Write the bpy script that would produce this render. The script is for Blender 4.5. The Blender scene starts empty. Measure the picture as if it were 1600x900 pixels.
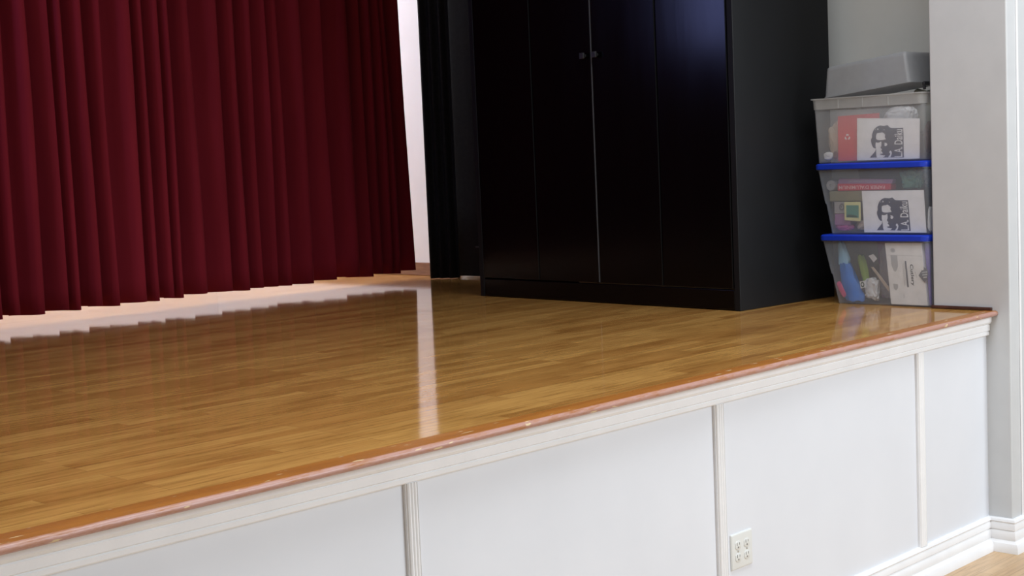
import bpy, bmesh, math, random
from mathutils import Vector, Matrix
C = bpy.context.scene.collection
SC = bpy.context.scene
PI = math.pi

# ------------------------------------------------------------------ camera
H = 0.9565                                   # stage height above the hall floor
cam_d = bpy.data.cameras.new('camera'); cam = bpy.data.objects.new('camera', cam_d); C.objects.link(cam)
r = Vector((0.68946614, -0.72304731, -0.04288402)); u = Vector((0.09304943, 0.02970133, 0.99521839)); f = Vector((0.71831626, 0.69015971, -0.0877572))
cam.matrix_world = Matrix(((r.x, u.x, -f.x, -5.43244), (r.y, u.y, -f.y, -2.63186), (r.z, u.z, -f.z, 1.53475 + 0.0975), (0, 0, 0, 1)))
cam_d.sensor_width = 36; cam_d.lens = 2286.4 / 1600 * 36; cam_d.clip_start = 0.05
SC.camera = cam

# ------------------------------------------------------------------ light
SC.view_settings.view_transform = 'Standard'; SC.view_settings.look = 'None'
SC.view_settings.exposure = 0; SC.view_settings.gamma = 1; SC.view_settings.use_curve_mapping = False
SC.cycles.transparent_max_bounces = 24
wd = bpy.data.worlds.new('hall_light'); SC.world = wd; wd.use_nodes = True
bg = wd.node_tree.nodes['Background']; bg.inputs[0].default_value = (0.90, 0.95, 1.0, 1); bg.inputs[1].default_value = 0.32

def area(name, loc, target, sx, sy, power, col=(1, 1, 1)):
    d = bpy.data.lights.new(name, 'AREA'); d.shape = 'RECTANGLE'; d.size = sx; d.size_y = sy; d.energy = power; d.color = col
    o = bpy.data.objects.new(name, d); C.objects.link(o); o.location = loc
    o.rotation_euler = (Vector(target) - Vector(loc)).to_track_quat('-Z', 'Y').to_euler()
    return o
area('hall_windows', (0.5, -6.0, 3.0), (-1.8, 1.5, 0.9), 3.6, 2.4, 330, (0.87, 0.93, 1.0))
area('added_top_light', (-3.4, -0.72, 4.7), (-2.8, 0.6, H), 6.0, 0.9, 250, (0.94, 0.96, 1.0))  # added overhead light without a known fixture, brightens the stage boards
area('backstage_lamp', (-0.9, 5.0, H + 2.9), (-0.9, 4.9, 0), 3.2, 0.5, 150, (0.90, 0.90, 1.0))
area('added_cabinet_light', (-3.05, 3.4, H + 1.75), (-0.38, 1.05, H + 1.2), 0.42, 0.75, 8, (0.36, 0.42, 1.0))  # added blue light, there only for the bluish highlight on the cabinet doors

# ------------------------------------------------------------------ materials
def mat(name, base=(0.8, 0.8, 0.8), rough=0.5, spec=0.5, metal=0.0):
    m = bpy.data.materials.new(name); m.use_nodes = True; b = m.node_tree.nodes['Principled BSDF']
    b.inputs['Base Color'].default_value = (*base, 1); b.inputs['Roughness'].default_value = rough
    b.inputs['Specular IOR Level'].default_value = spec; b.inputs['Metallic'].default_value = metal
    return m
def N(m, t, **k):
    n = m.node_tree.nodes.new(t)
    for a, v in k.items(): setattr(n, a, v)
    return n
def L(m, a, b): m.node_tree.links.new(a, b)
def bsdf(m): return m.node_tree.nodes['Principled BSDF']
def coords(m, scale=(1, 1, 1), rot=(0, 0, 0)):
    t = N(m, 'ShaderNodeTexCoord'); mp = N(m, 'ShaderNodeMapping'); mp.inputs['Scale'].default_value = scale; mp.inputs['Rotation'].default_value = rot
    L(m, t.outputs['Object'], mp.inputs['Vector']); return mp.outputs['Vector']
def noise(m, vec, scale, detail=4, rough=0.55):
    n = N(m, 'ShaderNodeTexNoise'); n.inputs['Scale'].default_value = scale; n.inputs['Detail'].default_value = detail; n.inputs['Roughness'].default_value = rough
    L(m, vec, n.inputs['Vector']); return n.outputs['Fac']
def ramp(m, fac, stops):
    rp = N(m, 'ShaderNodeValToRGB'); e = rp.color_ramp.elements
    while len(e) < len(stops): e.new(0.5)
    for i, (p, c) in enumerate(stops): e[i].position = p; e[i].color = (*c, 1)
    L(m, fac, rp.inputs['Fac']); return rp.outputs['Color']
def mix(m, fac, a, b, mode='MIX'):
    x = N(m, 'ShaderNodeMix', data_type='RGBA', blend_type=mode)
    for sock, v in ((x.inputs[0], fac), (x.inputs[6], a), (x.inputs[7], b)):
        if hasattr(v, 'is_linked') or isinstance(v, bpy.types.NodeSocket): L(m, v, sock)
        elif isinstance(v, (int, float)): sock.default_value = v
        else: sock.default_value = (*v, 1)
    return x.outputs[2]
def bump(m, h, strength=0.2, dist=0.002):
    b = N(m, 'ShaderNodeBump'); b.inputs['Strength'].default_value = strength; b.inputs['Distance'].default_value = dist
    L(m, h, b.inputs['Height']); L(m, b.outputs['Normal'], bsdf(m).inputs['Normal'])
def varied(name, c0, c1, scale, rough, bumps=0.15, dist=0.002, vs=(1, 1, 1), spec=0.5):
    m = mat(name, c0, rough, spec); v = coords(m, vs); n = noise(m, v, scale, 5)
    L(m, ramp(m, n, [(0.3, c0), (0.7, c1)]), bsdf(m).inputs['Base Color'])
    if bumps: bump(m, n, bumps, dist)
    return m

M = {}
M['white_paint'] = varied('white_paint', (0.675, 0.70, 0.74), (0.705, 0.73, 0.77), 3.0, 0.45, 0.25, 0.004)
M['trim_paint'] = varied('trim_paint', (0.77, 0.775, 0.78), (0.82, 0.825, 0.83), 9.0, 0.35, 0.15, 0.002)
# jamb and stage wing plaster with a few chips and old filler marks
m = M['jamb_paint'] = mat('jamb_paint', (0.74, 0.74, 0.735), 0.5)
v = coords(m); n1 = noise(m, v, 7, 6); n2 = noise(m, coords(m, (14, 14, 3)), 1.0, 3, 0.7)
chips = ramp(m, n2, [(0.74, (0, 0, 0)), (0.77, (1, 1, 1))])
base = ramp(m, n1, [(0.3, (0.53, 0.545, 0.55)), (0.7, (0.565, 0.58, 0.585))])
L(m, mix(m, chips, base, (0.62, 0.62, 0.61)), bsdf(m).inputs['Base Color']); bump(m, n1, 0.3, 0.004)
M['wing_plaster'] = varied('wing_plaster', (0.66, 0.66, 0.62), (0.72, 0.72, 0.68), 2.5, 0.6, 0.2, 0.004)
M['bright_plaster'] = varied('bright_plaster', (0.78, 0.79, 0.81), (0.82, 0.83, 0.85), 2.5, 0.6, 0.2, 0.004)

def boards(name, c1, c2, mortar, row, width, rough, streaks, stain):
    m = mat(name, c1, rough); b = N(m, 'ShaderNodeTexBrick'); v = coords(m)
    b.offset = 0.37; b.offset_frequency = 3; b.squash = 1.0
    b.inputs['Color1'].default_value = (*c1, 1); b.inputs['Color2'].default_value = (*c2, 1); b.inputs['Mortar'].default_value = (*mortar, 1)
    b.inputs['Scale'].default_value = 1; b.inputs['Mortar Size'].default_value = 0.0006; b.inputs['Mortar Smooth'].default_value = 0.3
    b.inputs['Bias'].default_value = -0.15; b.inputs['Brick Width'].default_value = width; b.inputs['Row Height'].default_value = row
    L(m, v, b.inputs['Vector'])
    st = noise(m, coords(m, (4.5, 60, 1)), 1.0, 5, 0.65)
    col = mix(m, streaks, b.outputs['Color'], ramp(m, st, [(0.32, (0.42, 0.36, 0.30)), (0.55, (1, 1, 1)), (0.8, (1.0, 1.0, 0.95))]), 'MULTIPLY')
    wn = noise(m, coords(m, (1.8, 7.0, 1)), 1.3, 4, 0.6)
    col = mix(m, stain, col, ramp(m, wn, [(0.36, (0.50, 0.38, 0.26)), (0.52, (1, 1, 1))]), 'MULTIPLY')
    L(m, col, bsdf(m).inputs['Base Color'])
    rn = noise(m, coords(m, (1.5, 18, 1)), 1.0, 3)
    mr = N(m, 'ShaderNodeMapRange'); mr.inputs[3].default_value = rough * 0.75; mr.inputs[4].default_value = rough * 1.35
    L(m, rn, mr.inputs[0]); L(m, mr.outputs[0], bsdf(m).inputs['Roughness'])
    bump(m, noise(m, coords(m, (1.0, 14, 1)), 1.0, 2), 0.12, 0.0015)
    return m
M['stage_boards'] = boards('stage_boards', (0.60, 0.325, 0.092), (0.42, 0.192, 0.048), (0.30, 0.14, 0.04), 0.057, 0.62, 0.075, 0.50, 0.42)
M['hall_boards'] = boards('hall_boards', (0.62, 0.43, 0.24), (0.50, 0.32, 0.16), (0.2, 0.12, 0.06), 0.057, 0.9, 0.3, 0.5, 0.2)

# orange varnish on the nosing, rubbed lip with a reflection painted in
m = M['nosing'] = mat('nosing', (0.42, 0.16, 0.03), 0.36)
v = coords(m, (1.5, 12, 12)); n1 = noise(m, v, 2.2, 6, 0.65); n2 = noise(m, coords(m, (5, 25, 25)), 2.0, 5, 0.75); n3 = noise(m, coords(m, (12, 50, 50)), 1.3, 2, 0.5)
col = ramp(m, n1, [(0.3, (0.29, 0.10, 0.018)), (0.7, (0.40, 0.155, 0.028))])
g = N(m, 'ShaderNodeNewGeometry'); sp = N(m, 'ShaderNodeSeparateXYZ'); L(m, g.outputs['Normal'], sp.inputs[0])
edge = N(m, 'ShaderNodeMapRange'); edge.inputs[1].default_value = -0.12; edge.inputs[2].default_value = -0.45; L(m, sp.outputs[1], edge.inputs[0])   # rubbed rounded lip; its mauve also holds a painted lavender reflection
wear_sheen = ramp(m, n2, [(0.30, (0, 0, 0)), (0.52, (1, 1, 1))])
worn_sheen = mix(m, 1.0, wear_sheen, edge.outputs[0], 'MULTIPLY')
col = mix(m, worn_sheen, col, (0.42, 0.235, 0.19))
chip = ramp(m, n3, [(0.68, (0, 0, 0)), (0.695, (1, 1, 1))])
col = mix(m, chip, col, (0.62, 0.48, 0.28))
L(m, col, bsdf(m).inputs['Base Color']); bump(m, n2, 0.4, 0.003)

M['dark_wood'] = varied('dark_wood', (0.045, 0.018, 0.014), (0.09, 0.035, 0.025), 20, 0.4, 0.3)
M['brown_wood'] = varied('brown_wood', (0.20, 0.10, 0.06), (0.28, 0.15, 0.09), 9, 0.4, 0.2, vs=(1, 1, 8))

# velvet
m = M['red_velvet'] = mat('red_velvet', (0.16, 0.010, 0.020), 0.9, 0.08)
b = bsdf(m); n = noise(m, coords(m, (3, 3, 0.5)), 2.5, 4)
L(m, ramp(m, n, [(0.3, (0.13, 0.008, 0.014)), (0.7, (0.17, 0.011, 0.019))]), b.inputs['Base Color'])
b.inputs['Sheen Weight'].default_value = 0.22; b.inputs['Sheen Roughness'].default_value = 0.3; b.inputs['Sheen Tint'].default_value = (0.8, 0.15, 0.2, 1)
bump(m, noise(m, coords(m), 420, 2), 0.12, 0.001)
M['black_cloth'] = varied('black_cloth', (0.008, 0.008, 0.009), (0.014, 0.014, 0.015), 40, 0.9, 0.2, 0.001, spec=0.2)
m = M['black_lacquer'] = mat('black_lacquer', (0.0015, 0.0015, 0.002), 0.16, 0.22)
n = noise(m, coords(m, (6, 6, 0.7)), 1.6, 4); bump(m, n, 0.10, 0.004)
mr = N(m, 'ShaderNodeMapRange'); mr.inputs[3].default_value = 0.12; mr.inputs[4].default_value = 0.24; L(m, n, mr.inputs[0]); L(m, mr.outputs[0], bsdf(m).inputs['Roughness'])
M['black_side'] = varied('black_side', (0.006, 0.0066, 0.0075), (0.0075, 0.0082, 0.0092), 5, 0.5, 0.1, spec=0.2)
M['black_knob'] = mat('black_knob', (0.02, 0.02, 0.022), 0.3)

def plastic(name, col, opaque, rough=0.35):
    m = mat(name, col, rough); nt = m.node_tree; b = bsdf(m)
    b.inputs['Subsurface Weight'].default_value = 0
    tr = N(m, 'ShaderNodeBsdfTransparent'); tr.inputs[0].default_value = (1, 1, 1, 1)
    tl = N(m, 'ShaderNodeBsdfTranslucent'); tl.inputs[0].default_value = (*col, 1)
    m1 = N(m, 'ShaderNodeMixShader'); m1.inputs[0].default_value = 0.35; L(m, b.outputs[0], m1.inputs[1]); L(m, tl.outputs[0], m1.inputs[2])
    n = noise(m, coords(m), 14, 3); mr = N(m, 'ShaderNodeMapRange'); mr.inputs[3].default_value = opaque * 0.85; mr.inputs[4].default_value = opaque * 1.15
    L(m, n, mr.inputs[0])
    m2 = N(m, 'ShaderNodeMixShader'); L(m, mr.outputs[0], m2.inputs[0]); L(m, tr.outputs[0], m2.inputs[1]); L(m, m1.outputs[0], m2.inputs[2])
    L(m, m2.outputs[0], nt.nodes['Material Output'].inputs['Surface'])
    return m
M['clear_bin'] = plastic('clear_bin', (0.62, 0.70, 0.80), 0.19)
M['frosted_bin'] = plastic('frosted_bin', (0.68, 0.70, 0.72), 0.24)
M['bin_rim'] = plastic('bin_rim', (0.62, 0.63, 0.62), 0.50)
M['frosted_tote'] = plastic('frosted_tote', (0.46, 0.47, 0.48), 0.62)
M['clear_film'] = plastic('clear_film', (0.80, 0.80, 0.80), 0.35, 0.15)
M['blue_lid'] = varied('blue_lid', (0.008, 0.035, 0.42), (0.010, 0.042, 0.48), 30, 0.35, 0.1)
for k, c, rg in (('white_card', (0.84, 0.84, 0.85), 0.6), ('cream_card', (0.84, 0.83, 0.79), 0.55), ('navy_ink', (0.045, 0.05, 0.09), 0.6), ('grey_ink', (0.16, 0.16, 0.17), 0.6),
                 ('pale_ink', (0.50, 0.50, 0.48), 0.6), ('dark_ink', (0.03, 0.03, 0.04), 0.6), ('red_card', (0.72, 0.09, 0.10), 0.5), ('red_box', (0.55, 0.035, 0.07), 0.4), ('pale_pink_ink', (0.80, 0.50, 0.50), 0.5),
                 ('khaki_card', (0.24, 0.23, 0.15), 0.7), ('grey_card', (0.36, 0.35, 0.36), 0.6), ('pink_film', (0.48, 0.10, 0.30), 0.35), ('mauve_card', (0.33, 0.16, 0.30), 0.5),
                 ('yellow_plastic', (0.70, 0.68, 0.36), 0.4), ('green_print', (0.10, 0.28, 0.22), 0.5), ('green_film', (0.10, 0.25, 0.19), 0.3), ('blue_film', (0.05, 0.20, 0.62), 0.3),
                 ('light_blue_film', (0.30, 0.55, 0.75), 0.3), ('lime_film', (0.33, 0.48, 0.10), 0.35), ('hot_pink', (0.65, 0.09, 0.22), 0.4), ('purple_card', (0.19, 0.13, 0.42), 0.5),
                 ('beige_paper', (0.52, 0.43, 0.34), 0.7), ('brown_paper', (0.14, 0.09, 0.08), 0.7), ('olive_film', (0.30, 0.30, 0.24), 0.5), ('dark_green', (0.05, 0.10, 0.08), 0.4),
                 ('charcoal', (0.03, 0.03, 0.035), 0.5), ('silver_roll', (0.35, 0.36, 0.38), 0.35), ('white_film', (0.72, 0.72, 0.72), 0.3)):
    M[k] = varied(k, tuple(x * 0.93 for x in c), tuple(min(1, x * 1.07) for x in c), 25, rg, 0.1)
M['outlet_plastic'] = varied('outlet_plastic', (0.66, 0.675, 0.65), (0.69, 0.705, 0.68), 12, 0.3, 0.0)
M['slot_dark'] = mat('slot_dark', (0.13, 0.13, 0.12), 0.6)
M['steel'] = mat('steel', (0.5, 0.5, 0.48), 0.35, metal=1.0)

# ------------------------------------------------------------------ helpers
def obj(name, bm, m, parent=None, smooth=False, bevel=0, seg=2, loc=None, rotz=0, angle=40):
    me = bpy.data.meshes.new(name); bm.normal_update(); bm.to_mesh(me); bm.free()
    o = bpy.data.objects.new(name, me); C.objects.link(o)
    for mm in (m if isinstance(m, (list, tuple)) else [m]): me.materials.append(mm)
    if smooth:
        for p in me.polygons: p.use_smooth = True
        me.set_sharp_from_angle(angle=math.radians(angle))
    if bevel:
        b = o.modifiers.new('bevel', 'BEVEL'); b.width = bevel; b.segments = seg; b.limit_method = 'ANGLE'; b.angle_limit = math.radians(40)
    if loc is not None: o.location = loc
    if rotz: o.rotation_euler = (0, 0, rotz)
    if parent: o.parent = parent
    return o
def tag(o, label, cat, group=None):
    o['label'] = label; o['category'] = cat
    if group: o['group'] = group
    return o
def thing(name, label, cat, loc=(0, 0, 0), rotz=0, group=None):
    o = bpy.data.objects.new(name, None); C.objects.link(o); o.location = loc; o.rotation_euler = (0, 0, rotz); o.empty_display_size = 0.1
    return tag(o, label, cat, group)
def struct(o): o['kind'] = 'structure'; return o
def box(bm, x0, x1, y0, y1, z0, z1):
    vs = [bm.verts.new(p) for p in ((x0, y0, z0), (x1, y0, z0), (x1, y1, z0), (x0, y1, z0), (x0, y0, z1), (x1, y0, z1), (x1, y1, z1), (x0, y1, z1))]
    for q in ((3, 2, 1, 0), (4, 5, 6, 7), (0, 1, 5, 4), (1, 2, 6, 5), (2, 3, 7, 6), (3, 0, 4, 7)): bm.faces.new([vs[i] for i in q])
    return bm
def bx(*a): return box(bmesh.new(), *a)
def loft(bm, loops, cap0=True, cap1=True, closed=True):
    rings = [[bm.verts.new(p) for p in lp] for lp in loops]
    n = len(rings[0])
    for a, b in zip(rings, rings[1:]):
        for i in range(n if closed else n - 1):
            j = (i + 1) % n; bm.faces.new((a[i], a[j], b[j], b[i]))
    if cap0: bm.faces.new(list(reversed(rings[0])))
    if cap1: bm.faces.new(rings[-1])
    return bm
def rrect(x0, x1, y0, y1, z, rad, n=5):
    pts = []
    for cx, cy, a0 in ((x1 - rad, y1 - rad, 0), (x0 + rad, y1 - rad, PI / 2), (x0 + rad, y0 + rad, PI), (x1 - rad, y0 + rad, 1.5 * PI)):
        for k in range(n + 1):
            a = a0 + PI / 2 * k / n; pts.append((cx + rad * math.cos(a), cy + rad * math.sin(a), z))
    return pts
def sweep(profile, path, z0=0):
    """profile: (out, z) points; path: plan points, 'out' is to the right of travel. Mitred; one mesh per segment is returned."""
    P = [Vector((*p, 0)) for p in path]; loops = []
    for i, p in enumerate(P):
        d0 = (P[i] - P[i - 1]).normalized() if i else None; d1 = (P[i + 1] - P[i]).normalized() if i < len(P) - 1 else None
        nn = lambda d: Vector((d.y, -d.x, 0))
        if d0 is None: o = nn(d1)
        elif d1 is None: o = nn(d0)
        else:
            a, b = nn(d0), nn(d1); o = (a + b) / (1 + a.dot(b))
        loops.append([(p.x + o.x * q, p.y + o.y * q, z0 + z) for q, z in profile])
    return [loft(bmesh.new(), [loops[i], loops[i + 1]]) for i in range(len(P) - 1)]

# ------------------------------------------------------------------ setting
A_ = 0.0994; B_ = 0.2246; XW = 0.55
struct(obj('floor', bx(-11, 4, -11, 0.0, -0.06, 0), M['hall_boards']))
struct(obj('floor_stage', bx(-8, XW, 0.003, 6.0, H - 0.034, H), M['stage_boards']))
struct(obj('wall_front', bx(-8, 0.0, 0.0, 0.10, 0, H - 0.034), M['white_paint']))
bm = bx(0, 4, -A_, B_, 0, 4.4)
struct(obj('wall_jamb', bm, M['jamb_paint'], bevel=0.006, seg=3))
struct(obj('wall_wing', bx(XW, XW + 0.12, B_, 3.52, H - 0.05, 4.4), M['wing_plaster']))
struct(obj('wall_right', bx(XW, XW + 0.12, 3.52, 6.0, H - 0.05, 4.4), M['bright_plaster']))
struct(obj('wall_back', bx(-8, XW + 0.12, 6.0, 6.12, H - 0.05, 4.4), M['bright_plaster']))
struct(obj('wall_left', bx(-8.12, -8, -0.1, 6.0, 0, 4.4), M['bright_plaster']))
struct(obj('ceiling_stage', bx(-8.12, 4, -0.1, 6.12, 4.4, 4.5), M['wing_plaster']))
struct(obj('wall_header', bx(-8.12, 0, -A_, B_, 3.9, 4.4), M['jamb_paint']))

# stage edge: rounded nosing board
R = 0.0105; zc = H + 0.0012 - R; pts = [(0.003, H + 0.0012)]
for k in range(9):
    a = PI / 2 + PI * k / 8; pts.append((-0.040 + R * math.cos(a), zc + R * math.sin(a)))
pts += [(0.0, zc - R), (0.0, H - 0.034), (0.003, H - 0.034)]
nx = 60
loops = []
for i in range(nx + 1):
    x = -8 + 8.004 * i / nx if i < nx else -0.001
    loops.append([(x, p[0] - (0.0075 * min(-x, 5.0) if p[0] < -0.01 else 0), p[1]) for p in reversed(pts)])
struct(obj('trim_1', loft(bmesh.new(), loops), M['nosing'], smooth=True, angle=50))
# white rail under the nosing, with beads
rail = [(0, 0.8585), (0.010, 0.8585), (0.013, 0.862), (0.013, 0.872), (0.010, 0.875), (0.016, 0.879), (0.016, 0.899), (0.013, 0.902), (0.019, 0.906), (0.024, 0.913), (0.024, 0.9365), (0, 0.9365)]
struct(obj('trim_2', sweep(rail, [(-8, 0), (-0.001, 0)])[0], M['trim_paint']))
# posts between the panels
def post(n, x0, x1):
    w = x1 - x0; prof = []
    for k in range(25):
        t = k / 24; d = 0.013 if 0.06 < t < 0.94 else 0.009
        if 0.12 < t < 0.88: d = 0.0105 + 0.0035 * abs(math.sin((t - 0.12) / 0.76 * 3 * PI))
        prof.append((x0 + w * t, -d))
    prof = [(x0, 0)] + prof + [(x1, 0)]
    bm = loft(bmesh.new(), [[(p[0], p[1], z) for p in prof] for z in (0.132, 0.8588)])
    struct(obj('trim_%d' % n, bm, M['trim_paint']))
post(3, -3.106, -3.066); post(4, -1.834, -1.789); post(5, -0.577, -0.527)
post(6, -4.36, -4.32); post(7, -5.6, -5.56)
# baseboards round the corner
bp = [(0, 0.1325), (0.006, 0.1325), (0.013, 0.128), (0.016, 0.120), (0.012, 0.114), (0.015, 0.108), (0.015, 0.088), (0.011, 0.084), (0.015, 0.078), (0.018, 0.052), (0.016, 0.046),
      (0.020, 0.042), (0.029, 0.036), (0.035, 0.022), (0.036, 0.0), (0, 0.0)]
bp = list(reversed(bp))
segs = sweep(bp, [(-8, 0), (0, 0), (0, -A_), (4, -A_)])
for nm, s in zip(('baseboard_front', 'baseboard_jamb', 'baseboard_right'), segs): struct(obj(nm, s, M['trim_paint'], smooth=True, angle=30))
# thin corner bead on the hall wall
struct(obj('trim_8', bx(0.078, 0.092, -A_ - 0.005, -A_, 0.13, 4.4), M['trim_paint'], bevel=0.003))
# dark strip at the foot of the jamb, brown baseboard on the lit wall
struct(obj('trim_9', bx(-0.012, 0.0, -0.028, B_ + 0.006, H + 0.0012, H + 0.014), M['dark_wood'], bevel=0.003))
struct(obj('baseboard_wing', bx(XW - 0.016, XW, 3.54, 6.0, H, H + 0.078), M['brown_wood'], bevel=0.004))
struct(obj('baseboard_back', bx(-8, XW - 0.016, 5.984, 6.0, H, H + 0.078), M['brown_wood'], bevel=0.004))

# ------------------------------------------------------------------ red stage curtain
rnd = random.Random(4)
edges = [-2.204, -2.114, -1.99, -1.867, -1.802, -1.691, -1.596, -1.444, -1.377, -1.287, -1.23, -1.094, -0.93, -0.829, -0.735, -0.638, -0.556, -0.397, -0.243, -0.074, 0.021, 0.099, 0.177, 0.227, 0.350]
edges = [e - 0.068 for e in edges]
x = edges[0]; left = []
while x > -7.9:
    x -= rnd.uniform(0.06, 0.15); left.append(x)
edges = list(reversed(left)) + edges
YC = 3.74; A0 = 0.11
def curtain_path(edges, rnd, amp=(0.10, 0.15)):
    out = []
    for a, b in zip(edges, edges[1:]):
        w = b - a; am = min(rnd.uniform(*amp), 1.3 * w + 0.012); wob = rnd.uniform(-0.008, 0.008)
        for t in (0.0, 0.03, 0.10, 0.20, 0.32, 0.46, 0.60, 0.74, 0.86, 0.94, 0.985):
            q = min(1, (t / 0.90) ** 1.15); y = -(A0 - am) - am * (q * q * (3 - 2 * q)) + wob * math.sin(PI * t * 2)
            out.append((a + w * t + 0.004, y, b))
        out += [(b + 0.004, -A0 + am * 0.10, b), (b + 0.006, -A0 + am * 0.4, b), (b + 0.004, -A0 + am * 0.75, b)]
    return out
path = curtain_path(edges, rnd)
path.append((edges[-1] + 0.002, 0.0, edges[-1]))
Z0, Z1 = H + 0.056, 3.95; rows = 15; bm = bmesh.new(); grid = []
for j in range(rows + 1):
    z = Z0 + (Z1 - Z0) * (j / rows) ** 1.2; row = []
    for i, (px, py, e) in enumerate(path):
        near = max(0.0, min(1.0, (px + 0.45) / 0.8)); h = z - Z0
        sway = 0.008 * math.sin(e * 9.0 + h * 1.4) * min(1, h)
        row.append(bm.verts.new((px - 0.024 * h * near ** 2 + sway, YC + py * (1 - 0.10 * h / 3) + 0.006 * math.sin(e * 23 + h * 2.1), z + (0.006 * math.sin(e * 31) if j == 0 else 0))))
    grid.append(row)
for a, b in zip(grid, grid[1:]):
    for i in range(len(a) - 1): bm.faces.new((a[i], a[i + 1], b[i + 1], b[i]))
cu = obj('stage_curtain', bm, M['red_velvet'], smooth=True, angle=75)
sm = cu.modifiers.new('thick', 'SOLIDIFY'); sm.thickness = 0.004; sm.offset = 1
tag(cu, 'dark red velvet curtain hanging in folds just above the stage floor', 'curtain')

# ------------------------------------------------------------------ black drapes
def drape(name, p0, p1, zb, zt, nf, amp, label, seed, parent=None):
    rn = random.Random(seed); d = Vector((p1[0] - p0[0], p1[1] - p0[1], 0)); ln = d.length; d.normalize(); nrm = Vector((d.y, -d.x, 0))
    bm = bmesh.new(); g = []; n = nf * 10; ph = [rn.uniform(0.7, 1.3) for _ in range(nf + 1)]
    for j in range(9):
        z = zb + (zt - zb) * j / 8; row = []
        for i in range(n + 1):
            t = i / n; q = t * nf; am = amp * ph[int(q) % (nf + 1)]
            off = am * math.sin(q * 2 * PI) * (1 - 0.2 * j / 8)
            row.append(bm.verts.new((p0[0] + d.x * ln * t + nrm.x * off, p0[1] + d.y * ln * t + nrm.y * off, z)))
        g.append(row)
    for a, b in zip(g, g[1:]):
        for i in range(n): bm.faces.new((a[i], a[i + 1], b[i + 1], b[i]))
    o = obj(name, bm, M['black_cloth'], parent, smooth=True, angle=80)
    s = o.modifiers.new('thick', 'SOLIDIFY'); s.thickness = 0.004
    if label: tag(o, label, 'drape')
    return o
drape('black_side_drape', (0.372, 3.60), (0.452, 3.44), H + 0.003, 4.0, 3, 0.018, 'black folded side drape hanging beside the bright white wall strip', 7)
t = thing('black_back_drape', 'flat black drape between folded side drape and tall cabinet, hem off the floor', 'drape', (0.499, 3.0, H + 0.012))
o = drape('cloth', (0.0, 0.535), (0.0, -0.54), 0.0, 3.0, 5, 0.004, None, 9, t)
bm = bx(-0.016, -0.010, 0.275, 0.330, 0.165, 0.174)
o = obj('fastening_strap', bm, M['charcoal'], t, bevel=0.002)

# ------------------------------------------------------------------ black cabinet
KT = 0.0633; KW = 1.641; KD = 0.672; KH = 1.98
# local axes: x runs along the front from its far end to its near corner, y runs back from the front
ang = math.atan2(-math.cos(KT), -math.sin(KT))
FR = Vector((-0.387, 0.897, H)); e1 = Vector((math.cos(ang), math.sin(ang), 0)); FL = FR - e1 * KW
cab = thing('wardrobe_cabinet', 'tall glossy black two-door cabinet standing on the stage against the side wall', 'cabinet', FL, ang)
bm = bmesh.new()
box(bm, 0, 0.030, 0.0, KD, 0.0, KH)            # far side
box(bm, KW - 0.030, KW, 0.0, KD, 0.0, KH)      # near side, towards the hall
box(bm, 0.030, KW - 0.030, KD - 0.012, KD, 0.06, KH)
box(bm, 0.030, KW - 0.030, 0.03, KD - 0.012, 0.092, 0.110)
obj('carcass', bm, M['black_side'], cab, bevel=0.0025)
obj('top_panel', bx(-0.015, KW + 0.015, -0.02, KD, KH, KH + 0.03), M['black_side'], cab, bevel=0.005)
obj('plinth', bx(0.031, KW - 0.031, 0.002, 0.026, 0.004, 0.088), M['black_lacquer'], cab, bevel=0.003)
obj('top_rail', bx(0.031, KW - 0.031, 0.002, 0.026, KH - 0.06, KH - 0.001), M['black_lacquer'], cab, bevel=0.003)
obj('stile', bx(0.0305, 0.036, 0.002, 0.026, 0.09, KH - 0.062), M['black_lacquer'], cab)
def door(x0, x1, xg, xk):
    bm = bmesh.new(); z0, z1 = 0.094, KH - 0.066
    for a, b in ((x0, xg - 0.0018), (xg + 0.0018, x1)):
        prof = [(a, 0.022), (a, 0.0035), (a + 0.0035, 0.0), (b - 0.0035, 0.0), (b, 0.0035), (b, 0.022)]
        loft(bm, [[(px, py, z0) for px, py in reversed(prof)], [(px, py, z1) for px, py in reversed(prof)]])
    box(bm, xg - 0.0018, xg + 0.0018, 0.008, 0.022, z0, z1)
    d = obj('door', bm, M['black_lacquer'], cab, bevel=0.001, seg=1)
    kb = bmesh.new(); zk = 1.127
    loft(kb, [rrect(xk - s, xk + s, zk - s, zk + s, 0, 0.003) for s in (0.006, 0.006, 0.013, 0.014, 0.012)])
    depth = [0.0, -0.012, -0.016, -0.024, -0.027]
    vs = list(kb.verts); n = len(vs) // 5
    for i, vv in enumerate(vs): vv.co = (vv.co.x, depth[i // n], vv.co.y)
    bmesh.ops.recalc_face_normals(kb, faces=kb.faces)
    obj('knob', kb, M['black_knob'], d, smooth=True)
M['edge_strip'] = mat('edge_strip', (0.09, 0.095, 0.10), 0.35)
obj('centre_strip', bx(0.8274, 0.8306, -0.001, 0.02, 0.096, KH - 0.068), M['edge_strip'], cab)['label'] = 'grey strip between the two doors'  # thin lighter grey line down the gap between the doors
door(0.0365, 0.8270, 0.432, 0.792); door(0.8315, 1.606, 1.217, 0.868)

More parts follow.
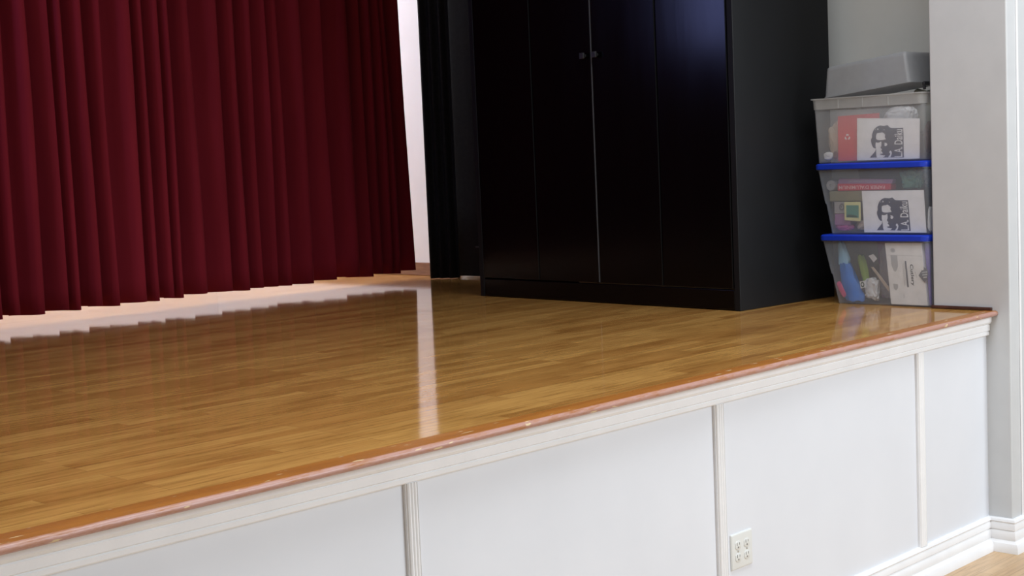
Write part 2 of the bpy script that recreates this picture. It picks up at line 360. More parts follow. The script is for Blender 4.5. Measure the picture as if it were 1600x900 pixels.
# ------------------------------------------------------------------ stack of storage bins
SO = Vector((0.018, 0.68, H)); SA = math.atan2(-0.99994, -0.0105)
def place(o, z=0.0, s=0.0, d=0.0):
    ex = Vector((math.cos(SA), math.sin(SA), 0)); ey = Vector((-math.sin(SA), math.cos(SA), 0))
    o.location = SO + ex * s + ey * d + Vector((0, 0, z)); o.rotation_euler = (0, 0, SA); return o
def shell(levels, lip, wall, rad, zb):
    """levels: (z, s0, s1, d0, d1); open top with an outward lip"""
    lp = []
    z, a, b, c, d = levels[0]
    lp.append(rrect(a + 0.004, b - 0.004, c + 0.004, d - 0.004, z - zb, rad - 0.004))
    for (z, a, b, c, d) in levels[:]: lp.append(rrect(a, b, c, d, z - zb + (0.004 if z == levels[0][0] else 0), rad))
    z, a, b, c, d = levels[-1]
    if lip:
        lp.append(rrect(a - lip, b + lip * 0.4, c - lip, d + lip, z - zb, rad + lip * .6)); lp.append(rrect(a - lip, b + lip * 0.4, c - lip, d + lip, z - zb + 0.004, rad + lip * .6))
    lp.append(rrect(a + wall, b - wall, c + wall, d - wall, z - zb + 0.004, rad - wall))
    for (z, a, b, c, d) in reversed(levels): lp.append(rrect(a + wall, b - wall, c + wall, d - wall, z - zb + (0.0055 if z == levels[0][0] else 0), rad - wall))
    return loft(bmesh.new(), lp)
BR = 0.014; WT = 0.0022
# bin at the bottom, bin in the middle: clear with blue lids
def blue_bin(zb, zt, b, t, label):
    root = place(thing('storage_bin', label, 'bin', group='clear storage bins in the corner stack'), zb)
    lv = [(zb, b[0], b[1], 0.0, 0.340), (zb + (zt - zb) * .42, b[0] + (t[0] - b[0]) * .42 , b[1] + (t[1] - b[1]) * .42, -0.006, 0.350),
          (zb + (zt - zb) * .44, b[0] + (t[0] - b[0]) * .44 - 0.003, b[1] + (t[1] - b[1]) * .44 + .001, -0.009, 0.353), (zt - 0.030, t[0], t[1], -0.018, 0.362)]
    obj('body', shell(lv, 0.006, WT, BR, zb), M['clear_bin'], root, smooth=True, angle=50)
    z = zt - 0.028 - zb; s0, s1, d0, d1 = t[0] - 0.012, t[1] + 0.004, -0.030, 0.374
    lp = [rrect(s0 + .004, s1 - .001, d0 + .004, d1 - .004, z, 0.03), rrect(s0, s1, d0, d1, z + 0.003, 0.032), rrect(s0, s1, d0, d1, z + 0.021, 0.032),
          rrect(s0 + .006, s1 - .003, d0 + .006, d1 - .006, z + 0.0262, 0.03), rrect(s0 + .02, s1 - .015, d0 + .02, d1 - .02, z + 0.0262, 0.03), rrect(s0 + .024, s1 - .018, d0 + .024, d1 - .024, z + 0.0262, 0.03)]
    inner = [rrect(s0 + .024, s1 - .018, d0 + .024, d1 - .024, z + 0.022, 0.028), rrect(s0 + .004, s1 - .002, d0 + .004, d1 - .004, z + 0.0215, 0.03)]
    lp2 = [rrect(s0 + .0042, s1 - .0012, d0 + .0042, d1 - .0042, z + 0.0212, 0.0298), lp[0]]
    bm = loft(bmesh.new(), [lp2[0]] + lp)
    obj('lid', bm, M['blue_lid'], root, smooth=True, angle=40, bevel=0)
    return root
blue_bin(0.0, 0.2985, (0.002, 0.436), (-0.058, 0.438), 'bottom clear bin of the stack, standing on the stage floor, cutlery box inside')
blue_bin(0.2985, 0.600, (-0.024, 0.436), (-0.074, 0.438), 'middle clear bin of the stack, with a red foil box and a portrait card inside')
# topmost open bin
zb, zt = 0.600, 0.871
top = place(thing('storage_bin', 'topmost clear bin of the stack, open with no lid and a red folder inside', 'bin', group='clear storage bins in the corner stack'), zb)
lv = [(zb, -0.080, 0.425, 0.0, 0.340), (0.832, -0.090, 0.428, -0.010, 0.352)]
obj('body', shell(lv, 0.0, WT, BR, zb), M['frosted_bin'], top, smooth=True, angle=50)
# rim band with lip and ribs
lv0 = [rrect(-0.0905, 0.4285, -0.0105, 0.3525, 0.828 - zb, 0.028), rrect(-0.097, 0.432, -0.017, 0.359, 0.828 - zb, 0.032), rrect(-0.099, 0.433, -0.019, 0.361, 0.868 - zb, 0.033), rrect(-0.108, 0.437, -0.026, 0.368, 0.870 - zb, 0.036),
       rrect(-0.108, 0.437, -0.026, 0.368, 0.874 - zb, 0.036), rrect(-0.094, 0.430, -0.014, 0.356, 0.874 - zb, 0.03), rrect(-0.0905, 0.4285, -0.0105, 0.3525, 0.836 - zb, 0.028)]
bm = loft(bmesh.new(), lv0 + [lv0[0]], False, False)
bmesh.ops.remove_doubles(bm, verts=bm.verts, dist=1e-6)
for s in (0.035, 0.150, 0.27): box(bm, s, s + 0.004, -0.0215, -0.017, 0.829 - zb, 0.867 - zb)
obj('rim', bm, M['bin_rim'], top, smooth=True, angle=40)

# upturned tote, tilted, on top
tz = 0.8745
tote = place(thing('storage_tote', 'upturned grey frosted tote lying tilted on top of the bin stack', 'bin'), tz, -0.040, 0.0)
TW, TH, TD = 0.402, 0.130, 0.33
lp = [rrect(0.0, TW, 0, TD, 0, 0.014), rrect(-0.004, TW + 0.006, -0.004, TD + .004, 0, 0.018), rrect(-0.004, TW + 0.006, -0.004, TD + .004, 0.006, 0.018), rrect(0.0, TW, 0, TD, 0.006, 0.015), rrect(0.014, TW - 0.010, 0.012, TD - 0.015, TH - 0.02, 0.014), rrect(0.017, TW - 0.013, 0.015, TD - 0.018, TH - 0.006, 0.013), rrect(0.026, TW - 0.022, 0.024, TD - 0.028, TH, 0.010)]
inn = [rrect(0.029, TW - 0.025, 0.027, TD - 0.031, TH - .003, 0.008), rrect(0.020, TW - 0.016, 0.018, TD - 0.021, TH - 0.008, 0.011), rrect(0.003, TW - 0.003, 0.003, TD - 0.003, 0.0, 0.012)]
bm = loft(bmesh.new(), lp); 
bm2 = loft(bm, [list(reversed(q)) for q in inn], True, False)
o = obj('body', bm, M['frosted_tote'], tote, smooth=True, angle=50)
tote.rotation_euler = Matrix.Rotation(SA, 4, 'Z').to_quaternion().__matmul__(Matrix.Rotation(math.radians(-6.0), 4, 'Y').to_quaternion()).to_euler()
bm = bmesh.new(); box(bm, TW + 0.001, TW + 0.012, 0.10, 0.145, -0.012, 0.003); box(bm, TW + 0.001, TW + 0.010, 0.10, 0.112, -0.030, -0.012)
obj('latch', bm, M['charcoal'], tote, bevel=0.002)

# ------------------------------------------------------------------ contents of the bins
def quad_card(bm, q, d0, d1, th):
    """q: tl, tr, br, bl in (s, z); d0 depth at the top, d1 at the bottom (front face); th thickness"""
    ds = (d0, d0, d1, d1)
    fr = [bm.verts.new((s, d, z)) for (s, z), d in zip(q, ds)]; bk = [bm.verts.new((s, d + th, z)) for (s, z), d in zip(q, ds)]
    bm.faces.new(list(reversed(fr))); bm.faces.new(bk)
    for i in range(4): j = (i + 1) % 4; bm.faces.new((fr[i], fr[j], bk[j], bk[i]))
    return bm
def based(q): return min(p[1] for p in q)
def shift(q, zb): return [(s, z - zb) for s, z in q]
def card(name, q, d0, d1, th, m, label, cat, bevel=0.0006):
    zb = based(q); o = obj(name, quad_card(bmesh.new(), shift(q, zb), d0, d1, th), m, bevel=bevel)
    place(o, zb); tag(o, label, cat); return o
def bil(q, d0, d1, uu, vv, off):
    """uv (u right, v down, 0..1) on a card to local (s, d, z)"""
    tl, tr, br, bl = q
    s = (tl[0] * (1 - uu) + tr[0] * uu) * (1 - vv) + (bl[0] * (1 - uu) + br[0] * uu) * vv
    z = (tl[1] * (1 - uu) + tr[1] * uu) * (1 - vv) + (bl[1] * (1 - uu) + br[1] * uu) * vv
    return (s, d0 * (1 - vv) + d1 * vv - off, z)
def printed(bm, polys, q, d0, d1, off):
    for pl in polys:
        vs = [bm.verts.new(bil(q, d0, d1, a, b, off)) for a, b in pl]
        fc = bm.faces.new(vs)
    bm.normal_update()
    for fc in bm.faces:
        if fc.normal.y > 0: fc.normal_flip()
    bmesh.ops.triangulate(bm, faces=[fc for fc in bm.faces if len(fc.verts) > 4])
    ext = bmesh.ops.extrude_face_region(bm, geom=list(bm.faces))
    bmesh.ops.translate(bm, verts=[v for v in ext['geom'] if isinstance(v, bmesh.types.BMVert)], vec=(0, 0.0002, 0))
    bmesh.ops.recalc_face_normals(bm, faces=bm.faces)
    return bm
def text_uv(string, box_uv, rot=0, wgt=0.0):
    """mesh of a string fitted in u0,v0,u1,v1 on a card; rot in quarter turns counter-clockwise. Returns (verts uv, faces)"""
    cu = bpy.data.curves.new('lettering', 'FONT'); cu.body = string; cu.offset = wgt; cu.resolution_u = 3
    ob = bpy.data.objects.new('lettering', cu); C.objects.link(ob)
    dg = bpy.context.evaluated_depsgraph_get(); dg.update(); me = bpy.data.meshes.new_from_object(ob.evaluated_get(dg))
    vs = [tuple(v.co[:2]) for v in me.vertices]; fs = [tuple(p.vertices) for p in me.polygons]
    bpy.data.objects.remove(ob); bpy.data.curves.remove(cu); bpy.data.meshes.remove(me)
    for _ in range(rot % 4): vs = [(-y, x) for x, y in vs]
    xs = [p[0] for p in vs]; ys = [p[1] for p in vs]; u0, v0, u1, v1 = box_uv
    out = [(u0 + (x - min(xs)) / (max(xs) - min(xs)) * (u1 - u0), v1 - (y - min(ys)) / (max(ys) - min(ys)) * (v1 - v0)) for x, y in vs]
    return out, fs
def lettering(name, string, box_uv, q, d0, d1, off, m, parent, rot=0, wgt=0.0):
    out, fs = text_uv(string, box_uv, rot, wgt); bm = bmesh.new(); vs = [bm.verts.new(bil(q, d0, d1, a, b, off)) for a, b in out]
    for fc in fs:
        try: bm.faces.new([vs[i] for i in fc])
        except ValueError: pass
    bm.normal_update()
    return obj(name, bm, m, parent)
def disc(cu, cv, ru, rv, n=18): return [(cu + ru * math.cos(2 * PI * k / n), cv + rv * math.sin(2 * PI * k / n)) for k in range(n)]
def ring(cu, cv, ru, rv, w, n=18):
    a = disc(cu, cv, ru, rv, n); b = disc(cu, cv, ru * w, rv * w, n)
    return [[a[i], a[(i + 1) % n], b[(i + 1) % n], b[i]] for i in range(n)]
# stencil portrait shared by both cards (pixel outline, normalised to the card)
def nz(pl): return [((x - 95 - 33 * (y - 90) / 765) / 1038, (y - 90) / 765) for x, y in pl]
NAVY = [nz([(410, 640), (392, 622), (375, 590), (360, 545), (350, 500), (352, 470), (366, 440), (362, 385), (378, 330), (395, 290), (430, 250), (460, 232), (490, 222), (525, 226), (560, 228), (590, 224), (612, 214), (630, 228), (645, 250), (680, 268),
             (780, 268), (875, 265), (888, 420), (895, 560), (905, 700), (912, 828), (800, 822), (690, 818), (590, 815), (455, 812), (345, 812), (362, 785), (385, 755), (412, 720), (432, 690), (440, 660), (436, 645), (425, 640)])]
LIGHT = [nz(p) for p in (
    [(440, 372), (470, 360), (505, 356), (530, 345), (558, 362), (588, 396), (578, 420), (585, 450), (602, 478), (560, 486), (520, 492), (470, 488), (440, 470), (434, 420)],
    [(436, 530), (470, 540), (500, 530), (526, 515), (532, 560), (530, 600), (515, 628), (545, 668), (528, 690), (545, 708), (562, 738), (530, 745), (508, 752), (530, 765), (565, 772), (606, 780), (585, 800), (560, 812), (468, 812), (455, 780), (450, 720), (448, 680), (444, 655), (434, 610), (432, 570)],
    [(572, 536), (592, 548), (605, 540), (620, 560), (634, 576), (618, 590), (612, 606), (592, 602), (578, 590), (588, 566)],
    [(664, 722), (676, 700), (686, 686), (704, 712), (710, 745), (700, 785), (688, 814), (652, 814), (668, 790), (684, 760), (684, 735)],
    [(455, 270), (466, 282), (464, 300), (454, 306), (448, 290)], [(415, 285), (425, 292), (418, 308)], [(560, 290), (572, 300), (566, 312)],
    [(500, 640), (516, 652), (505, 668), (490, 655)] )]
def portrait(parent, q, d0, d1):
    obj('portrait_print', printed(bmesh.new(), NAVY, q, d0, d1, 0.0004), M['navy_ink'], parent)
    obj('portrait_highlights', printed(bmesh.new(), LIGHT, q, d0, d1, 0.0008), M['white_card'], parent)
    lettering('lettering', 'L.A. Daiku', (0.607, 0.265, 0.735, 0.945), q, d0, d1, 0.0009, M['white_card'], parent, 1, 0.008)

# -- topmost bin
q = [(0.015, 0.796), (0.210, 0.800), (0.210, 0.607), (0.010, 0.607)]
c = card('red_folder', q, 0.012, 0.016, 0.006, M['red_card'], 'coral red folder standing in the topmost bin', 'folder')
qq = shift(q, based(q)); bm = bmesh.new()
tri = []
for k in range(3):
    a0 = PI / 2 + k * 2 * PI / 3
    P = lambda rr, a: (0.235 + 1.7 * rr * math.cos(a), 0.475 - rr * 1.75 * math.sin(a))
    tri.append([P(0.034, a0 - 0.80), P(0.042, a0 - 0.2), P(0.042, a0 + 0.35), P(0.030, a0 + 0.75), P(0.018, a0 + 0.6), P(0.022, a0), P(0.020, a0 - 0.6)])
obj('emblem', printed(bm, tri, qq, 0.012, 0.016, 0.0006), M['white_card'], c)
q = [(0.115, 0.783), (0.402, 0.768), (0.395, 0.607), (0.107, 0.607)]
c = card('portrait_card', q, 0.000, 0.006, 0.003, M['white_card'], 'white card with dark portrait print in the topmost bin, overlapping the red folder', 'card')
qq = shift(q, based(q)); portrait(c, qq, 0.000, 0.006)

def blob(name, center, size, seed, m, label, cat, amp=0.25, freq=3.0, rot=0.0, sub=4, film=False, parent=None):
    """crumpled bag or paper: a lump with creases; center (s, d, z of its middle), size (s, d, z)"""
    from mathutils import noise as mn
    bm = bmesh.new(); bmesh.ops.create_icosphere(bm, subdivisions=sub, radius=1.0); off = Vector((seed * 7.3, seed * 3.1, seed * 1.7))
    for vv in bm.verts:
        p = vv.co.copy(); n1_ = mn.noise(p * freq * 0.5 + off); n2_ = abs(mn.noise(p * freq * 1.3 + off * 2)); k = 1 + amp * (n1_ * 0.9 - n2_ * 1.1 + 0.25)
        e = 0.72; p = Vector([math.copysign(abs(cc) ** e, cc) for cc in p]) * k
        p = Vector((p.x * size[0], p.y * size[1], p.z * size[2]))
        ca, sa = math.cos(rot), math.sin(rot); vv.co = (p.x * ca - p.z * sa, p.y, p.x * sa + p.z * ca)
    zmin = min(vv.co.z for vv in bm.verts)
    for vv in bm.verts: vv.co.z -= zmin
    o = obj(name, bm, m, smooth=True, angle=38)
    place(o, center[2] + zmin, center[0], center[1]); tag(o, label, cat); return o
blob('crumpled_paper', (-0.012, 0.050, 0.700), (0.034, 0.026, 0.066), 1, M['beige_paper'], 'crumpled beige paper left of the red folder in the topmost bin', 'paper')
blob('crumpled_paper', (-0.036, 0.020, 0.630), (0.022, 0.014, 0.016), 2, M['white_film'], 'small pale crumpled paper in the lower left corner of the topmost bin', 'paper')
blob('dark_pouch', (0.000, 0.014, 0.632), (0.010, 0.006, 0.016), 3, M['brown_paper'], 'small dark brown scrap beside the red folder in the topmost bin', 'scrap')
blob('plastic_bag', (0.270, 0.085, 0.772), (0.065, 0.045, 0.050), 5, M['white_film'], 'grey-white plastic bag bulging above the portrait card in the topmost bin', 'bag')
blob('olive_bag', (0.325, 0.235, 0.795), (0.080, 0.06, 0.100), 6, M['olive_film'], 'olive grey bag at the back of the topmost bin, propping up the tilted tote', 'bag')
blob('brown_parcel', (0.404, 0.09, 0.690), (0.015, 0.05, 0.065), 8, M['brown_paper'], 'dark brown wrapped parcel at the right end of the topmost bin', 'parcel', amp=0.1)

# -- middle bin
# foil box: two faces seen, upside-down lettering
t0 = place(thing('foil_box', 'red household foil box lying upside down near the top of the middle bin', 'box'), 0.4815)
bm = bmesh.new(); quad_card(bm, [(0.011, 0.030), (0.262, 0.026), (0.262, 0.0), (0.011, 0.0)], 0.003, 0.003, 0.05)
obj('carton', bm, M['red_box'], t0, bevel=0.003)
bm = bmesh.new(); quad_card(bm, [(0.012, 0.052), (0.268, 0.044), (0.266, 0.0265), (0.012, 0.0305)], 0.016, 0.006, 0.03); obj('flap', bm, M['mauve_card'], t0, bevel=0.002)
qq = [(0.011, 0.030), (0.262, 0.026), (0.262, 0.0), (0.011, 0.0)]
lettering('lettering', "PAPIER D'ALUMINIUM", (0.03, 0.27, 0.90, 0.80), qq, 0.003, 0.003, 0.0005, M['pale_pink_ink'], t0, 2, 0.01)
qf = [(0.012, 0.052), (0.268, 0.044), (0.266, 0.0265), (0.012, 0.0305)]
lettering('lettering', "PAPIER D'ALUMINIUM", (0.20, 0.25, 0.85, 0.75), qf, 0.016, 0.006, 0.0006, M['grey_card'], t0, 2, 0.0)
# grey roll
bm = bmesh.new(); n = 24
cyl = lambda rr, d: [(rr * math.cos(2 * PI * k / n), d, rr * math.sin(2 * PI * k / n) + 0.023) for k in range(n)]
loft(bm, [cyl(0.006, 0.004), cyl(0.006, 0.0), cyl(0.021, 0.0), cyl(0.023, 0.003), cyl(0.023, 0.20), cyl(0.008, 0.20)])
o = obj('paper_roll', bm, M['silver_roll'], smooth=True); place(o, 0.4815, -0.027, 0.012); tag(o, 'grey roll end beside the red foil box in the middle bin', 'roll')
card('khaki_box', [(-0.031, 0.480), (0.137, 0.480), (0.137, 0.437), (-0.030, 0.437)], 0.006, 0.008, 0.20, M['khaki_card'], 'flat olive khaki box under the red foil box in the middle bin', 'box', 0.002)
q = [(-0.011, 0.435), (0.046, 0.435), (0.044, 0.385), (-0.012, 0.385)]
c = card('grey_carton', q, 0.010, 0.012, 0.08, M['grey_card'], 'small grey carton with a round dark mark in the middle bin', 'carton', 0.0015)
bm = printed(bmesh.new(), ring(0.66, 0.46, 0.24, 0.30, 0.55) + [disc(0.62, 0.42, 0.06, 0.07, 10)], shift(q, based(q)), 0.010, 0.012, 0.0005); obj('round_mark', bm, M['grey_ink'], c)
q = [(0.043, 0.434), (0.122, 0.434), (0.1185, 0.351), (0.041, 0.356)]
zb = based(q); qq = shift(q, zb); t0 = place(thing('framed_tile', 'square pale yellow framed tile with a green picture in the middle bin', 'tile'), zb)
bm = bmesh.new(); quad_card(bm, qq, 0.000, 0.003, 0.006); obj('frame', bm, M['yellow_plastic'], t0, bevel=0.004, seg=3)
bm = printed(bmesh.new(), [[(0.14, 0.17), (0.90, 0.17), (0.90, 0.82), (0.14, 0.82)]], qq, 0.000, 0.003, 0.0006); obj('picture', bm, M['green_print'], t0)
bm = printed(bmesh.new(), [[(0.16, 0.80), (0.18, 0.70), (0.34, 0.66), (0.60, 0.68), (0.80, 0.72), (0.82, 0.80)]], qq, 0.0, 0.003, 0.0009); obj('picture_detail', bm, M['dark_green'], t0)
#[(0.40, 0.80), (0.60, 0.68), (0.80, 0.72), (0.82, 0.80)]], qq, 0.0, 0.003, 0.0009); obj('picture_detail', bm, M['dark_green'], t0)
card('mauve_bag', [(-0.012, 0.384), (0.062, 0.384), (0.066, 0.335), (-0.013, 0.335)], 0.014, 0.012, 0.05, M['mauve_card'], 'mauve packet under the grey carton in the middle bin', 'packet', 0.003)
blob('pink_packet', (0.028, 0.034, 0.328), (0.042, 0.020, 0.016), 11, M['pink_film'], 'bright pink crumpled packet on the floor of the middle bin', 'packet')
blob('beige_packet', (0.108, 0.036, 0.336), (0.020, 0.018, 0.020), 12, M['beige_paper'], 'small beige crumpled packet below the framed tile in the middle bin', 'packet')
q = [(0.132, 0.480), (0.416, 0.479), (0.420, 0.3055), (0.135, 0.3055)]
c = card('portrait_card', q, -0.004, 0.0045, 0.003, M['white_card'], 'white card with dark portrait print in the middle bin, right of the framed tile', 'card')
portrait(c, shift(q, based(q)), -0.004, 0.0045)
blob('green_bag', (0.342, 0.05, 0.523), (0.048, 0.030, 0.036), 14, M['green_film'], 'crumpled green plastic bag above the portrait card in the middle bin', 'bag', amp=0.4, freq=4)
blob('dark_bag', (0.412, 0.06, 0.525), (0.013, 0.04, 0.034), 15, M['charcoal'], 'dark crumpled bag at the upper right end of the middle bin', 'bag')
blob('clear_bag', (0.4275, 0.03, 0.36), (0.006, 0.02, 0.050), 16, M['white_film'], 'narrow white scrap showing right of the portrait card in the middle bin', 'bag')
card('back_carton', [(-0.03, 0.565), (0.40, 0.560), (0.41, 0.31), (0.0, 0.31)], 0.24, 0.24, 0.08, M['brown_paper'], 'large dark carton at the back of the middle bin', 'carton', 0.003)

# -- bottom bin
def ribbon_bag(name, spine, width, depth, seed, m, label, cat='bag', dd=0.026):
    """a long soft bag lofted along a spine of (s, z) points with half widths"""
    rn = random.Random(seed); loops = []; nn = 16
    for (s, z), w in zip(spine, width):
        lp = []
        for k in range(nn):
            a = 2 * PI * k / nn; j = 1 + 0.13 * math.sin(3 * a + rn.uniform(0, 6)) + rn.uniform(-.05, .05)
            lp.append((s + w * math.cos(a) * j, dd + depth * math.sin(a) * j, z + 0.004 * math.sin(5 * a + s * 90)))
        loops.append(lp)
    zb = min(p[2] for lp in loops for p in lp)
    bm = loft(bmesh.new(), [[(a, b, c_ - zb) for a, b, c_ in lp] for lp in loops]); bmesh.ops.recalc_face_normals(bm, faces=bm.faces)
    o = obj(name, bm, m, smooth=True, angle=60); place(o, zb); tag(o, label, cat); return o
ribbon_bag('blue_bag', [(0.072, 0.014), (0.068, 0.035), (0.055, 0.07), (0.043, 0.11), (0.033, 0.150), (0.028, 0.172)], [0.040, 0.050, 0.046, 0.036, 0.032, 0.022], 0.020, 21, M['blue_film'], 'long strong blue plastic bag standing at the left of the bottom bin')
ribbon_bag('light_blue_bag', [(0.020, 0.168), (0.024, 0.19), (0.020, 0.22), (0.014, 0.25), (0.010, 0.262)], [0.024, 0.026, 0.022, 0.016, 0.008], 0.014, 22, M['light_blue_film'], 'pale blue plastic bag above the strong blue one in the bottom bin', dd=0.024)
ribbon_bag('lime_bag', [(0.110, 0.070), (0.104, 0.10), (0.095, 0.14), (0.085, 0.18), (0.079, 0.205)], [0.012, 0.016, 0.018, 0.018, 0.012], 0.014, 23, M['lime_film'], 'lime green packet beside the blue bag in the bottom bin', 'packet', dd=0.062)
blob('pink_scrap', (0.014, 0.016, 0.062), (0.014, 0.006, 0.034), 24, M['hot_pink'], 'small pink scrap low at the left of the bottom bin', 'scrap', rot=0.5)
blob('white_bag', (0.150, 0.034, 0.066), (0.031, 0.020, 0.044), 25, M['white_film'], 'white crumpled plastic bag in the middle of the bottom bin', 'bag', amp=0.4, freq=4)
card('sticker', [(0.108, 0.098), (0.132, 0.102), (0.136, 0.074), (0.112, 0.068)], 0.003, 0.004, 0.002, M['white_film'], 'small white and green sticker on the white bag in the bottom bin', 'sticker')
o = bpy.data.objects['sticker']; q = [(0.108, 0.098), (0.132, 0.102), (0.136, 0.074), (0.112, 0.068)]
obj('round_mark', printed(bmesh.new(), ring(0.5, 0.5, 0.36, 0.40, 0.5, 14), shift(q, based(q)), 0.003, 0.004, 0.0005), M['dark_green'], o)
card('white_label', [(0.142, 0.206), (0.166, 0.214), (0.182, 0.194), (0.166, 0.178)], 0.020, 0.022, 0.003, M['white_card'], 'bright white square label in the middle of the bottom bin', 'label', 0.001)
blob('film_bag', (0.190, 0.095, 0.135), (0.034, 0.024, 0.095), 27, M['clear_film'], 'clear film bag behind the white label in the bottom bin', 'bag', amp=0.4, freq=4)
bm = bmesh.new(); quad_card(bm, [(0.158, 0.158), (0.170, 0.160), (0.240, 0.075), (0.236, 0.058)], 0.012, 0.016, 0.004)
zz = 0.058
for vv in bm.verts: vv.co.z -= zz
o = obj('pale_strip', bm, M['beige_paper'], bevel=0.001); place(o, zz); tag(o, 'pale slanting strip left of the cutlery box in the bottom bin', 'strip')
card('mauve_carton', [(0.10, 0.262), (0.24, 0.262), (0.24, 0.014), (0.12, 0.014)], 0.16, 0.16, 0.15, M['mauve_card'], 'dark mauve carton at the back of the bottom bin', 'carton', 0.003)
# cutlery box
q = [(0.239, 0.264), (0.405, 0.266), (0.420, 0.007), (0.254, 0.007)]
zb = based(q); qq = shift(q, zb); t0 = place(thing('cutlery_box', 'white cutlery box with grey lettering on its side, upright in the bottom bin', 'box'), zb)
bm = bmesh.new(); quad_card(bm, qq, -0.012, 0.0045, 0.09); obj('carton', bm, M['cream_card'], t0, bevel=0.002)
bm = bmesh.new(); quad_card(bm, [(0.229, 0.246), (0.2385, 0.251), (0.253, 0.010), (0.247, 0.004)], 0.008, 0.014, 0.06); obj('side_flap', bm, M['cream_card'], t0, bevel=0.0015)
D0, D1 = -0.012, 0.0045
gx = lambda x_, y_: ((x_ - 65 - 53 * (y_ - 60) / 755) / 415, (y_ - 60) / 755)
def pl(pts_): return [gx(*p) for p in pts_]
cu_, cv_ = gx(157, 152)
obj('seal', printed(bmesh.new(), ring(cu_, cv_, 0.064, 0.036, 0.72) + [disc(cu_, cv_, 0.040, 0.023, 12)], qq, D0, D1, 0.0004), M['pale_ink'], t0)
bar = [gx(298 + 10 * math.cos(a) + (0 if math.sin(a) < 0 else 20), (290 if math.sin(a) < 0 else 590) + 11 * math.sin(a)) for a in [2 * PI * k / 16 + 0.01 for k in range(16)]]
obj('dark_bar', printed(bmesh.new(), [bar], qq, D0, D1, 0.0004), M['grey_ink'], t0)
u0, v0 = gx(335, 320); u1, v1 = gx(405, 580)
lettering('lettering', 'Cutlery', (u0, v0, u1 - 0.01, v1), qq, D0, D1, 0.0005, M['dark_ink'], t0, 3, 0.015)
ln = []
for k, (xa, ya, yb) in enumerate(((262, 315, 580), (275, 300, 575), (400, 405, 480))): ln.append(pl([(xa, ya), (xa + 5, ya), (xa + 22, yb), (xa + 17, yb)]))
ln.append(pl([(70, 208), (490, 220), (490, 223), (70, 211)]))
ln.append(pl([(265, 680), (271, 680), (275, 735), (269, 735)]))
obj('fine_print', printed(bmesh.new(), ln, qq, D0, D1, 0.0004), M['pale_ink'], t0)
obj('pale_picture', printed(bmesh.new(), [pl([(128, 210), (205, 212), (212, 350), (190, 400), (180, 415), (160, 400), (138, 340)])], qq, D0, D1, 0.0004), M['pale_ink'], t0)
obj('pale_shield', printed(bmesh.new(), [pl([(150, 560), (205, 565), (205, 610), (180, 645), (155, 615)])], qq, D0, D1, 0.0004), M['pale_ink'], t0)
# purple card with a grey badge
q = [(0.412, 0.262), (0.4325, 0.262), (0.430, 0.010), (0.425, 0.010)]
c = card('purple_card', q, 0.002, 0.012, 0.012, M['purple_card'], 'dark purple card wedged between the cutlery box and the white pillar', 'card')
bm = bmesh.new()
hexa = [(0.387, 0.131), (0.411, 0.167), (0.428, 0.154), (0.4285, 0.137), (0.424, 0.117), (0.414, 0.102)]
qh = [(0, 1), (1, 1), (1, 0), (0, 0)]
printed(bm, [[(s, 1 - z) for s, z in hexa]], qh, -0.0048, -0.0048, 0.0)
for vv in bm.verts: vv.co.z -= based(q)
o = obj('badge', bm, M['grey_ink'], c); o['label'] = 'grey diamond badge'
bm = bmesh.new(); stripes = [[(0.402, 0.146), (0.426, 0.149), (0.426, 0.144), (0.402, 0.141)], [(0.404, 0.136), (0.426, 0.1385), (0.426, 0.1335), (0.404, 0.131)], [(0.408, 0.126), (0.424, 0.1275), (0.424, 0.1225), (0.408, 0.121)]]
printed(bm, [[(s, 1 - z) for s, z in p] for p in stripes], qh, -0.0048, -0.0048, 0.0005)
for vv in bm.verts: vv.co.z -= based(q)
obj('badge_lines', bm, M['pale_ink'], c)

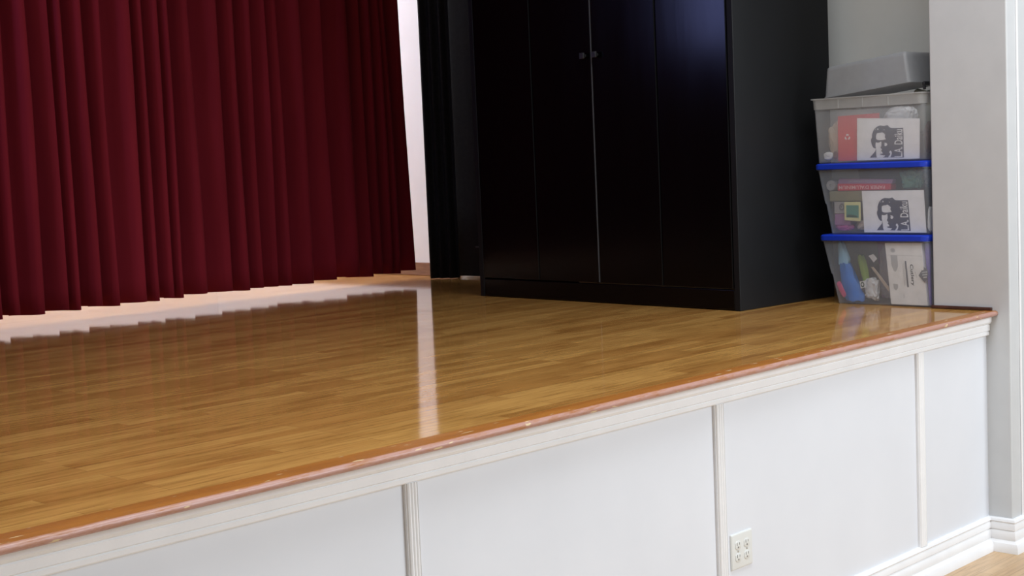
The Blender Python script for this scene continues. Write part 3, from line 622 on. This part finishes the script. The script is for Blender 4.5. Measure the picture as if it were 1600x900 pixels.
# ------------------------------------------------------------------ double outlet on the apron
OX, OZ, OS = -1.7638, 0.3223, 0.114
ot = thing('wall_outlet', 'white four-socket wall outlet on the low white stage front', 'outlet', (OX + OS / 2, 0.0, OZ))
lp = [rrect(-OS / 2, OS / 2, 0, OS, 0, 0.003), rrect(-OS / 2, OS / 2, 0, OS, 0.003, 0.003), rrect(-OS / 2 + .003, OS / 2 - .003, .003, OS - .003, 0.0058, 0.003), rrect(-OS / 2 + .006, OS / 2 - .006, .006, OS - .006, 0.0065, 0.003)]
bm = loft(bmesh.new(), [[(x_, -z_, y_) for x_, y_, z_ in l] for l in lp]); bmesh.ops.recalc_face_normals(bm, faces=bm.faces)
obj('cover_plate', bm, M['outlet_plastic'], ot, smooth=True, angle=20)
for gx_ in (-0.0235, 0.0235):
    for gz_ in (OS / 2 - 0.0195, OS / 2 + 0.0195):
        bm = bmesh.new(); n = 24; lps = []
        for yy, k_ in ((-0.006, 1), (-0.0078, 1), (-0.0082, 0.95)):
            lps.append([(gx_ + max(-0.0145, min(0.0145, 0.0172 * math.cos(2 * PI * k / n))) * k_, yy, gz_ + 0.0142 * math.sin(2 * PI * k / n) * k_) for k in range(n)])
        loft(bm, lps); bmesh.ops.recalc_face_normals(bm, faces=bm.faces)
        rc = obj('receptacle', bm, M['outlet_plastic'], ot, smooth=True, angle=30)
        bm = bmesh.new(); box(bm, gx_ - 0.0075, gx_ - 0.0048, -0.0085, -0.0080, gz_ + 0.000, gz_ + 0.0095); box(bm, gx_ + 0.0050, gx_ + 0.0074, -0.0085, -0.0080, gz_ + 0.001, gz_ + 0.0085)
        loft(bm, [[(gx_ + 0.0028 * math.cos(2 * PI * k / 12), yy, gz_ - 0.0065 + 0.003 * math.sin(2 * PI * k / 12)) for k in range(12)] for yy in (-0.0080, -0.0085)])
        bmesh.ops.recalc_face_normals(bm, faces=bm.faces)
        obj('slots', bm, M['slot_dark'], rc)
    bm = bmesh.new(); loft(bm, [[(gx_ + rr * math.cos(2 * PI * k / 12), yy, OS / 2 + rr * math.sin(2 * PI * k / 12)) for k in range(12)] for yy, rr in ((-0.006, 0.0032), (-0.0076, 0.0030), (-0.0080, 0.002))])
    bmesh.ops.recalc_face_normals(bm, faces=bm.faces)
    obj('screw', bm, M['steel'], ot, smooth=True)
